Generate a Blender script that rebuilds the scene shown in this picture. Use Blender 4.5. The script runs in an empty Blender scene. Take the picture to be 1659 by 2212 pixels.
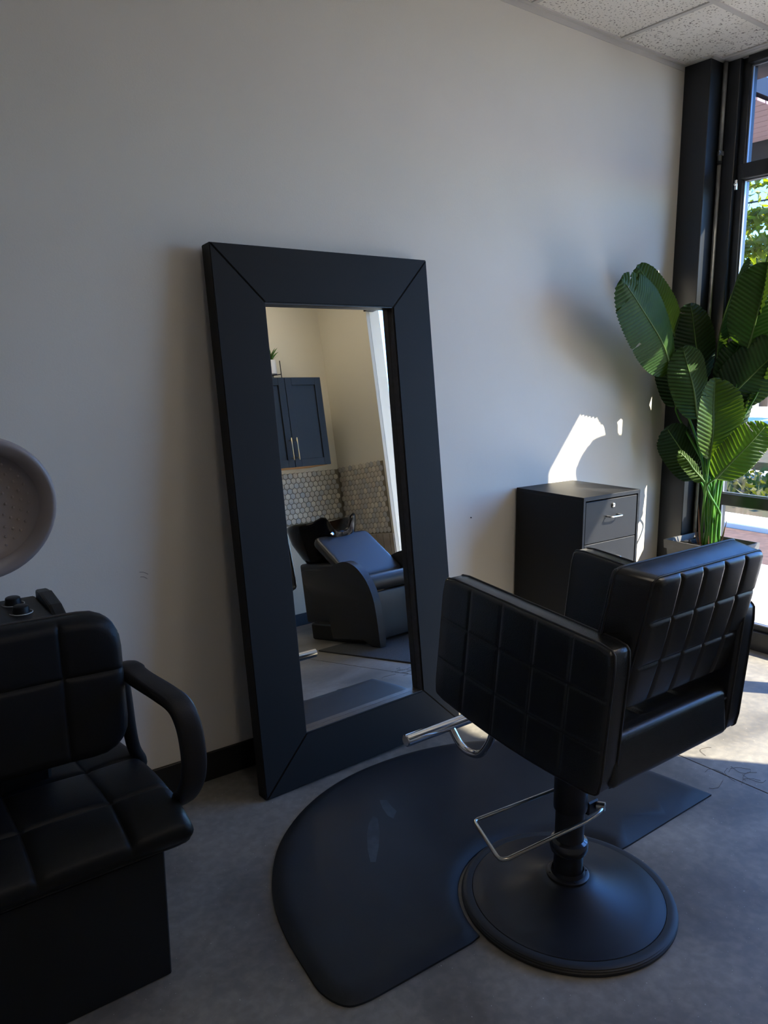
import bpy, bmesh, math, random
from mathutils import Vector, Matrix
random.seed(7)
sc = bpy.context.scene
COL = sc.collection

# ------------------------------------------------------------------ camera
cam_d = bpy.data.cameras.new('camera'); cam = bpy.data.objects.new('camera', cam_d); COL.objects.link(cam)
cam_d.sensor_fit = 'VERTICAL'; cam_d.sensor_height = 36.0; cam_d.lens = 36.0 * 1674.09 / 2212.0
cam_d.clip_start = 0.05; cam_d.clip_end = 500
R_ = ((0.80003, -0.59994, -0.00601), (-0.11225, -0.13983, -0.98379), (0.58937, 0.78773, -0.17921))
cam.matrix_world = Matrix(((R_[0][0], -R_[1][0], -R_[2][0], 0.0),
                           (R_[0][1], -R_[1][1], -R_[2][1], 0.0),
                           (R_[0][2], -R_[1][2], -R_[2][2], 1.5), (0, 0, 0, 1)))
sc.camera = cam

# ------------------------------------------------------------------ world, sun, exposure
sc.view_settings.view_transform = 'Standard'; sc.view_settings.look = 'None'
sc.view_settings.gamma = 1.0; sc.view_settings.use_curve_mapping = False
sc.view_settings.exposure = 1.98
sc.cycles.max_bounces = 14; sc.cycles.diffuse_bounces = 7; sc.cycles.transparent_max_bounces = 16
SUN_T = Vector((-0.507, 0.584, -0.634)).normalized()      # direction the sunlight travels
w = bpy.data.worlds.new('world'); sc.world = w; w.use_nodes = True
wn = w.node_tree; wn.nodes.clear()
sky = wn.nodes.new('ShaderNodeTexSky'); sky.sky_type = 'NISHITA'; sky.sun_disc = False
sky.sun_elevation = math.radians(39.3); sky.sun_rotation = math.atan2(-SUN_T.x, -SUN_T.y)
sky.air_density = 1.0; sky.dust_density = 0.4; sky.ozone_density = 2.0
bg = wn.nodes.new('ShaderNodeBackground'); bg.inputs['Strength'].default_value = 0.20
wo = wn.nodes.new('ShaderNodeOutputWorld')
tint = wn.nodes.new('ShaderNodeMix'); tint.data_type = 'RGBA'; tint.blend_type = 'MULTIPLY'; tint.inputs[0].default_value = 1.0
tint.inputs[7].default_value = (0.44, 0.78, 1.36, 1)
wn.links.new(sky.outputs[0], tint.inputs[6]); wn.links.new(tint.outputs[2], bg.inputs['Color']); wn.links.new(bg.outputs[0], wo.inputs['Surface'])
sd = bpy.data.lights.new('sun', 'SUN'); sd.energy = 6.2; sd.angle = math.radians(0.53); sd.color = (1.0, 0.88, 0.70)
so = bpy.data.objects.new('sun', sd); COL.objects.link(so)
so.rotation_euler = SUN_T.to_track_quat('-Z', 'Y').to_euler(); so.location = (12, -12, 14)

# ------------------------------------------------------------------ materials
MATS = {}
def mat(name, col, rough=0.5, metal=0.0, col2=None, nscale=8.0, bump=0.0, bscale=60.0, spec=0.5, coat=0.0,
        detail=4.0, ramp=(0.35, 0.65), coords='Object', trans=0.0, sheen=0.0):
    m = bpy.data.materials.new(name); m.use_nodes = True; MATS[name] = m
    nt = m.node_tree; b = nt.nodes['Principled BSDF']
    b.inputs['Base Color'].default_value = (*col, 1); b.inputs['Roughness'].default_value = rough
    b.inputs['Metallic'].default_value = metal; b.inputs['Specular IOR Level'].default_value = spec
    b.inputs['Coat Weight'].default_value = coat; b.inputs['Coat Roughness'].default_value = 0.1
    tc = nt.nodes.new('ShaderNodeTexCoord')
    if col2 is not None:
        n = nt.nodes.new('ShaderNodeTexNoise'); n.inputs['Scale'].default_value = nscale; n.inputs['Detail'].default_value = detail
        r = nt.nodes.new('ShaderNodeValToRGB'); r.color_ramp.elements[0].position = ramp[0]; r.color_ramp.elements[1].position = ramp[1]
        r.color_ramp.elements[0].color = (*col, 1); r.color_ramp.elements[1].color = (*col2, 1)
        nt.links.new(tc.outputs[coords], n.inputs['Vector']); nt.links.new(n.outputs['Fac'], r.inputs['Fac'])
        nt.links.new(r.outputs['Color'], b.inputs['Base Color'])
    if bump:
        n2 = nt.nodes.new('ShaderNodeTexNoise'); n2.inputs['Scale'].default_value = bscale; n2.inputs['Detail'].default_value = 3
        bp = nt.nodes.new('ShaderNodeBump'); bp.inputs['Strength'].default_value = bump; bp.inputs['Distance'].default_value = 0.002
        nt.links.new(tc.outputs[coords], n2.inputs['Vector']); nt.links.new(n2.outputs['Fac'], bp.inputs['Height'])
        nt.links.new(bp.outputs['Normal'], b.inputs['Normal'])
    if trans:
        out = nt.nodes['Material Output']; tr = nt.nodes.new('ShaderNodeBsdfTranslucent'); mx = nt.nodes.new('ShaderNodeMixShader')
        tr.inputs['Color'].default_value = (min(1, col[0]*3.2+.08), min(1, col[1]*3.4+.1), col[2]*1.2, 1); mx.inputs[0].default_value = trans
        nt.links.new(b.outputs[0], mx.inputs[1]); nt.links.new(tr.outputs[0], mx.inputs[2]); nt.links.new(mx.outputs[0], out.inputs['Surface'])
    return m

WALL = mat('wall_paint', (0.745, 0.71, 0.655), 0.7, col2=(0.775, 0.74, 0.685), nscale=1.5, bump=0.15, bscale=180)
WALL2 = mat('taupe_wall_paint', (0.74, 0.69, 0.56), 0.75, bump=0.15, bscale=180)
BLACKP = mat('black_painted_metal', (0.012, 0.015, 0.020), 0.38, bump=0.05, bscale=90)
ALU = mat('black_aluminium', (0.016, 0.018, 0.022), 0.32)
BEAD = mat('silver_glazing_bead', (0.30, 0.31, 0.34), 0.4, 0.7)
LEATHER = mat('black_leather', (0.0125, 0.0145, 0.0175), 0.26, bump=0.2, bscale=420, spec=0.7)
LEATHER2 = mat('black_vinyl_dryer_chair', (0.0095, 0.0110, 0.0130), 0.45, bump=0.2, bscale=380, spec=0.2)
PIPING = mat('black_piping', (0.02, 0.021, 0.026), 0.4)
PLASTIC = mat('black_plastic', (0.0095, 0.0105, 0.0125), 0.46, bump=0.2, bscale=500, spec=0.3)
FRAMEM = mat('black_brown_frame_foil', (0.0125, 0.0122, 0.0128), 0.60, bump=0.06, bscale=260, spec=0.22)
ARMP = mat('grey_black_arm_plastic', (0.020, 0.020, 0.023), 0.5, bump=0.2, bscale=500, spec=0.3)
CHROME = mat('chrome', (0.80, 0.80, 0.80), 0.12, 1.0)
STEEL = mat('brushed_steel', (0.60, 0.58, 0.54), 0.28, 1.0)
SATIN = mat('satin_black_steel', (0.012, 0.0135, 0.017), 0.36, spec=0.5)
RUBBER = mat('black_rubber', (0.013, 0.014, 0.016), 0.55)
MATM = mat('anti_fatigue_mat', (0.013, 0.0155, 0.019), 0.55, col2=(0.019, 0.0225, 0.027), nscale=4.0, bump=0.12, bscale=320, ramp=(0.4, 0.75), spec=0.35)
CABM = mat('black_cabinet_laminate', (0.009, 0.010, 0.013), 0.48, bump=0.05, bscale=200, spec=0.28)
BASEB = mat('black_baseboard', (0.010, 0.011, 0.012), 0.5)
GRIDM = mat('white_grid_metal', (0.62, 0.60, 0.58), 0.5)
GALV = mat('galvanised_conduit', (0.42, 0.42, 0.40), 0.42, 0.6, col2=(0.30, 0.30, 0.28), nscale=25)
HOODM = mat('grey_hood_plastic', (0.31, 0.28, 0.29), 0.45)
HOODR = mat('taupe_hood_rim', (0.24, 0.215, 0.225), 0.4)
PLANTER = mat('grey_planter', (0.085, 0.085, 0.09), 0.6, col2=(0.105, 0.105, 0.11), nscale=30, bump=0.1)
POTB = mat('black_nursery_pot', (0.012, 0.012, 0.014), 0.4)
SOIL = mat('dark_soil', (0.02, 0.016, 0.012), 0.9, bump=1.0, bscale=60)
PEBW = mat('white_pebble', (0.6, 0.58, 0.54), 0.5, col2=(0.42, 0.4, 0.38), nscale=30)
PEBK = mat('black_pebble', (0.02, 0.02, 0.022), 0.35)
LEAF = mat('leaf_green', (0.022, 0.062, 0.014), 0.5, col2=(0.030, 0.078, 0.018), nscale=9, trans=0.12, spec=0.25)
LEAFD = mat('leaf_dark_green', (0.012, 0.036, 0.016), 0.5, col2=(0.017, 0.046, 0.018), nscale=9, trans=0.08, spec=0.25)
LEAFL = mat('leaf_olive_green', (0.040, 0.080, 0.014), 0.5, col2=(0.032, 0.070, 0.014), nscale=9, trans=0.22, spec=0.25)
MIDRIB = mat('midrib_green', (0.10, 0.17, 0.05), 0.45, trans=0.15)
STEMM = mat('stem_green', (0.035, 0.15, 0.02), 0.35, col2=(0.08, 0.22, 0.02), nscale=14, trans=0.15)
SHEATH = mat('brown_sheath', (0.16, 0.075, 0.045), 0.6)
NAVY = mat('navy_cabinet_paint', (0.018, 0.022, 0.028), 0.45, spec=0.3)
BRASS = mat('brass_pull', (0.75, 0.66, 0.42), 0.28, 1.0)
ORANGEW = mat('honey_wood', (0.75, 0.38, 0.11), 0.45, col2=(0.62, 0.30, 0.09), nscale=5)
WOODP = mat('grey_wood_plank', (0.42, 0.36, 0.28), 0.6, col2=(0.30, 0.25, 0.19), nscale=9, bump=0.2, bscale=40)
GROUT = mat('grout', (0.20, 0.17, 0.12), 0.8)
HEX = [mat('hex_tile_%s' % n, c, 0.35, col2=tuple(x*0.8 for x in c), nscale=25) for n, c in
       (('cream', (0.72, 0.66, 0.52)), ('beige', (0.62, 0.55, 0.43)), ('stone', (0.56, 0.52, 0.44)), ('grey', (0.48, 0.47, 0.44)))]
CERAM = mat('black_ceramic', (0.004, 0.004, 0.005), 0.16, spec=0.22)
SHAMP = mat('black_shampoo_vinyl', (0.02, 0.022, 0.026), 0.40, bump=0.15, bscale=300)
RUG = mat('charcoal_rug', (0.022, 0.024, 0.028), 0.9, col2=(0.05, 0.055, 0.06), nscale=160, bump=0.6, bscale=260)
POTW = mat('white_pot', (0.75, 0.74, 0.72), 0.4)
FERN = mat('fern_green', (0.03, 0.10, 0.03), 0.5, trans=0.2)
HAIR = mat('hair', (0.06, 0.035, 0.02), 0.5)
WHITEPR = mat('white_print', (0.6, 0.62, 0.65), 0.5)

def concrete():
    m = mat('polished_concrete', (0.2, 0.2, 0.2), 0.42, spec=0.45)
    nt = m.node_tree; b = nt.nodes['Principled BSDF']; tc = [n for n in nt.nodes if n.type == 'TEX_COORD'][0]
    def noise(s, d, dist=0.0):
        n = nt.nodes.new('ShaderNodeTexNoise'); n.inputs['Scale'].default_value = s; n.inputs['Detail'].default_value = d
        n.inputs['Distortion'].default_value = dist; nt.links.new(tc.outputs['Object'], n.inputs['Vector']); return n
    a = noise(2.2, 6, 0.4); r = nt.nodes.new('ShaderNodeValToRGB')
    r.color_ramp.elements[0].position = 0.32; r.color_ramp.elements[1].position = 0.70
    r.color_ramp.elements[0].color = (0.13, 0.122, 0.108, 1); r.color_ramp.elements[1].color = (0.31, 0.295, 0.27, 1)
    nt.links.new(a.outputs['Fac'], r.inputs['Fac'])
    f = noise(34, 10, 0.25); r2 = nt.nodes.new('ShaderNodeValToRGB')
    r2.color_ramp.elements[0].position = 0.40; r2.color_ramp.elements[1].position = 0.72
    r2.color_ramp.elements[0].color = (0.84, 0.84, 0.84, 1); r2.color_ramp.elements[1].color = (1.14, 1.12, 1.09, 1)
    nt.links.new(f.outputs['Fac'], r2.inputs['Fac'])
    mx = nt.nodes.new('ShaderNodeMix'); mx.data_type = 'RGBA'; mx.blend_type = 'MULTIPLY'; mx.inputs[0].default_value = 1.0
    nt.links.new(r.outputs['Color'], mx.inputs[6]); nt.links.new(r2.outputs['Color'], mx.inputs[7])
    sp = noise(170, 2); r3 = nt.nodes.new('ShaderNodeValToRGB')
    r3.color_ramp.elements[0].position = 0.735; r3.color_ramp.elements[1].position = 0.76
    nt.links.new(sp.outputs['Fac'], r3.inputs['Fac'])
    m2 = nt.nodes.new('ShaderNodeMix'); m2.data_type = 'RGBA'; m2.inputs[7].default_value = (0.75, 0.74, 0.7, 1)
    nt.links.new(r3.outputs['Color'], m2.inputs[0]); nt.links.new(mx.outputs[2], m2.inputs[6])
    nt.links.new(m2.outputs[2], b.inputs['Base Color'])
    rr = nt.nodes.new('ShaderNodeMapRange'); rr.inputs['To Min'].default_value = 0.34; rr.inputs['To Max'].default_value = 0.58
    nt.links.new(f.outputs['Fac'], rr.inputs['Value']); nt.links.new(rr.outputs[0], b.inputs['Roughness'])
    bp = nt.nodes.new('ShaderNodeBump'); bp.inputs['Strength'].default_value = 0.12; bp.inputs['Distance'].default_value = 0.002
    nt.links.new(f.outputs['Fac'], bp.inputs['Height']); nt.links.new(bp.outputs['Normal'], b.inputs['Normal'])
    return m
CONC = concrete()

def acoustic():
    m = mat('acoustic_tile', (0.88, 0.85, 0.80), 0.9)
    nt = m.node_tree; b = nt.nodes['Principled BSDF']; tc = [n for n in nt.nodes if n.type == 'TEX_COORD'][0]
    mp = nt.nodes.new('ShaderNodeMapping'); mp.inputs['Scale'].default_value = (1.0, 1.0, 1.0)
    n = nt.nodes.new('ShaderNodeTexNoise'); n.inputs['Scale'].default_value = 95; n.inputs['Detail'].default_value = 2
    nt.links.new(tc.outputs['Object'], mp.inputs['Vector']); nt.links.new(mp.outputs[0], n.inputs['Vector'])
    r = nt.nodes.new('ShaderNodeValToRGB'); r.color_ramp.elements[0].position = 0.355; r.color_ramp.elements[1].position = 0.40
    r.color_ramp.elements[0].color = (0.30, 0.27, 0.25, 1); r.color_ramp.elements[1].color = (0.88, 0.85, 0.80, 1)
    nt.links.new(n.outputs['Fac'], r.inputs['Fac']); nt.links.new(r.outputs['Color'], b.inputs['Base Color'])
    bp = nt.nodes.new('ShaderNodeBump'); bp.inputs['Strength'].default_value = 0.6; bp.inputs['Distance'].default_value = 0.003
    nt.links.new(r.outputs['Color'], bp.inputs['Height']); nt.links.new(bp.outputs['Normal'], b.inputs['Normal'])
    return m
ACOU = acoustic()

def glass(name, tint):
    m = bpy.data.materials.new(name); m.use_nodes = True; nt = m.node_tree; nt.nodes.clear()
    o = nt.nodes.new('ShaderNodeOutputMaterial'); t = nt.nodes.new('ShaderNodeBsdfTransparent'); g = nt.nodes.new('ShaderNodeBsdfGlossy')
    g.inputs['Roughness'].default_value = 0.0; t.inputs['Color'].default_value = (*tint, 1)
    lw = nt.nodes.new('ShaderNodeLayerWeight'); lw.inputs['Blend'].default_value = 0.5; mx = nt.nodes.new('ShaderNodeMixShader')
    pw = nt.nodes.new('ShaderNodeMath'); pw.operation = 'POWER'; pw.inputs[1].default_value = 4.0; nt.links.new(lw.outputs['Facing'], pw.inputs[0])
    f = nt.nodes.new('ShaderNodeMath'); f.operation = 'MULTIPLY_ADD'; f.inputs[1].default_value = 0.8; f.inputs[2].default_value = 0.03
    nt.links.new(pw.outputs[0], f.inputs[0]); nt.links.new(f.outputs[0], mx.inputs[0]); nt.links.new(t.outputs[0], mx.inputs[1]); nt.links.new(g.outputs[0], mx.inputs[2])
    nt.links.new(mx.outputs[0], o.inputs['Surface']); return m
GLASS = glass('window_glass', (0.95, 0.97, 0.96)); GLASST = glass('tinted_upper_glass', (0.62, 0.64, 0.66))
MIRRORM = bpy.data.materials.new('mirror_silver'); MIRRORM.use_nodes = True
_b = MIRRORM.node_tree.nodes['Principled BSDF']; _b.inputs['Base Color'].default_value = (0.86, 0.87, 0.85, 1)
_b.inputs['Metallic'].default_value = 1.0; _b.inputs['Roughness'].default_value = 0.0

def vein(m, dark=.62):
    nt = m.node_tree; b = nt.nodes['Principled BSDF']; src = b.inputs['Base Color'].links[0].from_socket
    at = nt.nodes.new('ShaderNodeAttribute'); at.attribute_name = 'vein_phase'
    mu = nt.nodes.new('ShaderNodeMath'); mu.operation = 'SINE'; nt.links.new(at.outputs['Fac'], mu.inputs[0])
    mr_ = nt.nodes.new('ShaderNodeMapRange'); mr_.inputs['From Min'].default_value = -1; mr_.inputs['From Max'].default_value = 1
    mr_.inputs['To Min'].default_value = dark; mr_.inputs['To Max'].default_value = 1.25; nt.links.new(mu.outputs[0], mr_.inputs['Value'])
    mx = nt.nodes.new('ShaderNodeVectorMath'); mx.operation = 'SCALE'; nt.links.new(src, mx.inputs[0]); nt.links.new(mr_.outputs[0], mx.inputs['Scale'])
    nt.links.new(mx.outputs[0], b.inputs['Base Color'])
for _m in (LEAF, LEAFD, LEAFL): vein(_m)

# ------------------------------------------------------------------ helpers
def V(*a): return Vector(a)
def obj(name, bm, m, parent=None, smooth=False, auto=None):
    me = bpy.data.meshes.new(name); bmesh.ops.recalc_face_normals(bm, faces=bm.faces[:]); bm.to_mesh(me); bm.free()
    if m: me.materials.append(m)
    if smooth:
        for p in me.polygons: p.use_smooth = True
        if auto:
            try: me.set_sharp_from_angle(angle=math.radians(auto))
            except Exception: pass
    o = bpy.data.objects.new(name, me); COL.objects.link(o)
    if parent: o.parent = parent
    return o
def tag(o, label=None, cat=None, group=None, kind=None):
    if label: o['label'] = label
    if cat: o['category'] = cat
    if group: o['group'] = group
    if kind: o['kind'] = kind
    return o
def thing(name, label=None, cat=None, group=None, kind=None):
    o = bpy.data.objects.new(name, None); COL.objects.link(o); o.empty_display_size = 0.1
    return tag(o, label, cat, group, kind)
def box(bm, x0, x1, y0, y1, z0, z1, bevel=0.0, seg=1, mtx=None):
    r = bmesh.ops.create_cube(bm, size=1.0); vs = r['verts']
    for v in vs:
        v.co = Vector(((x0 + x1) / 2 + v.co.x * (x1 - x0), (y0 + y1) / 2 + v.co.y * (y1 - y0), (z0 + z1) / 2 + v.co.z * (z1 - z0)))
    if bevel:
        es = list({e for v in vs for e in v.link_edges})
        r2 = bmesh.ops.bevel(bm, geom=es, offset=bevel, segments=seg, affect='EDGES', profile=0.5)
        vs = list({v for f in r2['faces'] for v in f.verts} | {v for v in vs if v.is_valid})
    if mtx:
        for v in vs: v.co = mtx @ v.co
    return bm
def B(*a, **k): return box(bmesh.new(), *a, **k)
def prism(bm, pts, axis, a0, a1, mtx=None, bevel=0.0, seg=2):
    """polygon pts (2-D) extruded along axis x/y/z between a0 and a1"""
    def P(p, a):
        return {'x': Vector((a, p[0], p[1])), 'y': Vector((p[0], a, p[1])), 'z': Vector((p[0], p[1], a))}[axis]
    v0 = [bm.verts.new(P(p, a0)) for p in pts]; v1 = [bm.verts.new(P(p, a1)) for p in pts]
    n = len(pts); fs = [bm.faces.new(v0), bm.faces.new(v1[::-1])]
    for i in range(n): fs.append(bm.faces.new((v0[i], v1[i], v1[(i + 1) % n], v0[(i + 1) % n])))
    vs = v0 + v1
    if bevel:
        es = [e for e in fs[0].edges] + [e for e in fs[1].edges]
        r2 = bmesh.ops.bevel(bm, geom=es, offset=bevel, segments=seg, affect='EDGES', profile=0.5)
        vs = [v for v in bm.verts] if mtx else vs
    if mtx:
        for v in set(vs):
            if v.is_valid: v.co = mtx @ v.co
    return bm
def lathe(bm, prof, center=(0, 0, 0), axis=Vector((0, 0, 1)), n=40, cap0=True, cap1=True):
    axis = Vector(axis).normalized(); q = axis.to_track_quat('Z', 'Y').to_matrix(); c = Vector(center); rings = []
    for r, z in prof:
        if r < 1e-6: rings.append([bm.verts.new(c + q @ Vector((0, 0, z)))])
        else: rings.append([bm.verts.new(c + q @ Vector((r * math.cos(t), r * math.sin(t), z))) for t in [2 * math.pi * i / n for i in range(n)]])
    for a, b in zip(rings, rings[1:]):
        for i in range(n):
            j = (i + 1) % n
            if len(a) == 1 and len(b) == 1: continue
            if len(a) == 1: bm.faces.new((a[0], b[i], b[j]))
            elif len(b) == 1: bm.faces.new((a[i], b[0], a[j]))
            else: bm.faces.new((a[i], b[i], b[j], a[j]))
    if cap0 and len(rings[0]) > 1: bm.faces.new(rings[0][::-1])
    if cap1 and len(rings[-1]) > 1: bm.faces.new(rings[-1])
    return bm
def smoothpath(pts, k=6, closed=False):
    P = [Vector(p) for p in pts]; n = len(P); out = []
    rng = range(n if closed else n - 1)
    for i in rng:
        p0 = P[(i - 1) % n] if (closed or i > 0) else P[i] * 2 - P[i + 1]
        p1 = P[i]; p2 = P[(i + 1) % n]; p3 = P[(i + 2) % n] if (closed or i + 2 < n) else p2 * 2 - p1
        for s in range(k):
            t = s / k
            out.append(0.5 * ((2 * p1) + (p2 - p0) * t + (2 * p0 - 5 * p1 + 4 * p2 - p3) * t * t + (3 * p1 - p0 - 3 * p2 + p3) * t ** 3))
    if not closed: out.append(P[-1])
    return out
def tube(bm, pts, r, n=10, closed=False, side=None, ry=None, radii=None, sq=2.0):
    P = [Vector(p) for p in pts]; m = len(P); rings = []; prev = None
    for i in range(m):
        a = P[(i - 1) % m] if (closed or i > 0) else P[i]; b = P[(i + 1) % m] if (closed or i < m - 1) else P[i]
        T = (b - a).normalized()
        if side is not None: S = Vector(side).normalized()
        elif prev is None: S = T.orthogonal().normalized()
        else: S = (prev - T * prev.dot(T)).normalized()
        prev = S; N = T.cross(S).normalized(); rr = radii[i] if radii else r; r2 = (ry if ry else r) * (rr / r)
        ring = []
        for k in range(n):
            t = 2 * math.pi * k / n; c, s = math.cos(t), math.sin(t)
            cx = math.copysign(abs(c) ** (2 / sq), c); sy = math.copysign(abs(s) ** (2 / sq), s)
            ring.append(bm.verts.new(P[i] + S * rr * cx + N * r2 * sy))
        rings.append(ring)
    for i in range(m if closed else m - 1):
        A, Bq = rings[i], rings[(i + 1) % m]
        for k in range(n): bm.faces.new((A[k], A[(k + 1) % n], Bq[(k + 1) % n], Bq[k]))
    if not closed: bm.faces.new(rings[0][::-1]); bm.faces.new(rings[-1])
    return bm
def samples(L, re, gs, gw, step):
    s = {0.0, L}
    for t in (0.06, 0.2, 0.4, 0.65, 1.0): s.add(re * t); s.add(L - re * t)
    for g in gs:
        for t in (-3, -2, -1.2, -0.6, 0, 0.6, 1.2, 2, 3): s.add(g + t * gw)
    k = max(2, int(L / step))
    for i in range(1, k): s.add(L * i / k)
    out = []
    for x in sorted(x for x in s if 0 <= x <= L):
        if not out or x - out[-1] > 0.0012: out.append(x)
    out[-1] = L
    return out
def pad(name, m, parent, P, w, h, tf, tb, re, rc, gu=(), gv=(), gd=0.006, gw=0.006, step=0.03, puff=0.0, back_groove=False, borders=False, vd=1.0):
    """upholstered slab: P(a, b, offset) -> world point; grooves at gu / gv; rounded edges re and corners rc"""
    us = samples(w, re, gu, gw, step); vs = samples(h, re, gv, gw, step); bm = bmesh.new()
    gul = [0.0] + list(gu) + [w]; gvl = [0.0] + list(gv) + [h]
    def cell(x, L):
        for a, b in zip(L, L[1:]):
            if a <= x <= b: return max(0.0, math.sin(math.pi * (x - a) / (b - a))) ** 0.5 if b > a else 0
        return 0
    def mp(a, b):
        ca = rc if a < rc else (w - rc if a > w - rc else None); cb = rc if b < rc else (h - rc if b > h - rc else None)
        if ca is not None and cb is not None:
            dx, dy = a - ca, b - cb; L = math.hypot(dx, dy)
            if L > 1e-9: k = max(abs(dx), abs(dy)) / L; return ca + dx * k, cb + dy * k
        return a, b
    def prof(a, b, T, g):
        d = min(a, w - a, b, h - b)
        z = T - re + re * math.sqrt(max(0.0, 1 - (1 - min(d, re) / re) ** 2))
        if g:
            f = min(1.0, d / (re * 0.8)) if not borders else 1.0
            s = 0.0
            for x in gu: s = max(s, math.exp(-((a - x) / gw) ** 2))
            for y in gv: s = max(s, vd * math.exp(-((b - y) / gw) ** 2))
            z -= gd * s * f
            if puff: z += puff * cell(a, gul) * cell(b, gvl)
        return z
    F = [[bm.verts.new(P(*mp(a, b), prof(a, b, tf, True))) for b in vs] for a in us]
    K = [[bm.verts.new(P(*mp(a, b), -prof(a, b, tb, back_groove))) for b in vs] for a in us]
    nu, nv = len(us), len(vs)
    for i in range(nu - 1):
        for j in range(nv - 1):
            bm.faces.new((F[i][j], F[i + 1][j], F[i + 1][j + 1], F[i][j + 1])); bm.faces.new((K[i][j], K[i][j + 1], K[i + 1][j + 1], K[i + 1][j]))
    def strip(f, k):
        for a in range(len(f) - 1):
            try: bm.faces.new((f[a], k[a], k[a + 1], f[a + 1]))
            except ValueError: pass
    strip([F[i][0] for i in range(nu)], [K[i][0] for i in range(nu)]); strip([F[i][-1] for i in range(nu)], [K[i][-1] for i in range(nu)])
    strip(F[0], K[0]); strip(F[-1], K[-1])
    bmesh.ops.remove_doubles(bm, verts=bm.verts[:], dist=1e-5)
    o = obj(name, bm, m, parent, smooth=True, auto=50)
    # closed rim path for piping
    rim = []
    for i in range(nu): rim.append((us[i], 0.0))
    for j in range(1, nv): rim.append((w, vs[j]))
    for i in range(nu - 2, -1, -1): rim.append((us[i], h))
    for j in range(nv - 2, 0, -1): rim.append((0.0, vs[j]))
    o_rim = lambda off: [P(*mp(a, b), off) for a, b in rim]
    return o, o_rim
def dedupe(pts, d=0.002):
    out = []
    for p in pts:
        if not out or (p - out[-1]).length > d: out.append(p)
    if (out[0] - out[-1]).length < d: out.pop()
    return out

# ------------------------------------------------------------------ room shell
D = 2.5373; XW = 3.97; H = 3.033; YP = -0.84       # back wall plane, window plane, ceiling, partition
X0, Y0 = -2.6, -4.2                               # far room limits
fl = thing('floor', kind='structure')
obj('subfloor', B(X0 - .2, 4.12, Y0 - .2, D + .2, -.16, -.012), CONC, fl)
obj('slab', B(X0, 2.6245, Y0, D + .1, -.012, 0), CONC, fl)
obj('slab', B(2.6305, 4.075, Y0, D + .1, -.012, 0), CONC, fl)

wb = obj('wall_back', B(X0 - .2, 4.10, D, D + .18, -.1, H + .12), WALL); wb['kind'] = 'structure'
wl = obj('wall_left', B(X0 - .2, X0, Y0, D, -.1, H + .12), WALL); wl['kind'] = 'structure'
wr = obj('wall_rear', B(X0 - .2, 4.10, Y0 - .2, Y0, -.1, H + .12), WALL); wr['kind'] = 'structure'
wf = thing('wall_front', kind='structure')          # the wall behind the camera that carries the cabinets
obj('wall_surface', B(2.1, 4.0, YP - .14, YP, 0, H), WALL2, wf)
wp = thing('wall_right', kind='structure')
obj('wall_surface', B(4.0, 4.14, Y0 - .2, -.17, -.1, H + .12), WALL2, wp)
obj('wall_header', B(3.99, 4.14, -.13, D, H, H + .45), WALL, wp)
obj('wall_corner', B(3.97, 4.14, 2.50, D + .18, -.1, H + .12), BLACKP, wp)

bb = obj('baseboard_back', B(X0, 3.86, D - .012, D, 0, .111, bevel=.003), BASEB); bb['kind'] = 'structure'
b2 = obj('baseboard_front', B(2.1, 4.0, YP, YP + .012, 0, .10, bevel=.003), mat('navy_baseboard', (0.012, 0.016, 0.03), 0.5)); b2['kind'] = 'structure'

# ceiling: grid of lay-in tiles
ce = thing('ceiling', kind='structure')
obj('deck', B(X0 - .2, 4.12, Y0 - .2, D + .2, H + .03, H + .12), WALL, ce)
xs = [3.302 + .61 * k for k in range(-9, 2)]; ys = [2.052 - .61 * k for k in range(-1, 11)]
tile_me = {}
for i in range(len(xs) - 1):
    for j in range(len(ys) - 1):
        xa, xb = max(xs[i], X0) + .008, min(xs[i + 1], 3.965) - .008
        yb_, ya = min(ys[j], D - .004) - .008, max(ys[j + 1], Y0) + .008
        if xb - xa < .03 or yb_ - ya < .03: continue
        if xb > 3.8 and yb_ > 2.3:          # notched round the pillar
            bm = prism(bmesh.new(), [(xa, ya), (xb, ya), (xb, 2.375), (3.84, 2.375), (3.84, yb_), (xa, yb_)], 'z', H + .004, H + .02)
            obj('tile', bm, ACOU, ce); continue
        key = (round(xb - xa, 3), round(yb_ - ya, 3))
        if key not in tile_me:
            o = obj('tile', B(-key[0] / 2, key[0] / 2, -key[1] / 2, key[1] / 2, 0, .016, bevel=.004), ACOU, ce); tile_me[key] = o.data
        else:
            o = bpy.data.objects.new('tile', tile_me[key]); COL.objects.link(o); o.parent = ce
        o.location = ((xa + xb) / 2, (ya + yb_) / 2, H + .004)
for x in xs:
    if X0 < x < 3.96: obj('grid_bar', B(x - .012, x + .012, Y0, D, H - .002, H + .005), GRIDM, ce)
for y in ys:
    if Y0 < y < D: obj('grid_bar', B(X0, 3.97, y - .012, y + .012, H - .0025, H + .0045), GRIDM, ce)
obj('wall_angle', B(X0, 3.85, D - .022, D, H - .003, H + .004), GRIDM, ce)
obj('wall_angle', B(X0, 3.85, D - .003, D, H - .026, H), GRIDM, ce)
obj('wall_angle', B(3.828, 3.85, 2.372, D, H - .0035, H + .0035), GRIDM, ce)
obj('wall_angle', B(3.84, 3.96, 2.36, 2.39, H - .0035, H + .0035), GRIDM, ce)
obj('wall_angle', B(3.925, 3.97, -.84, 2.37, H - .0035, H + .0035), GRIDM, ce)

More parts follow.
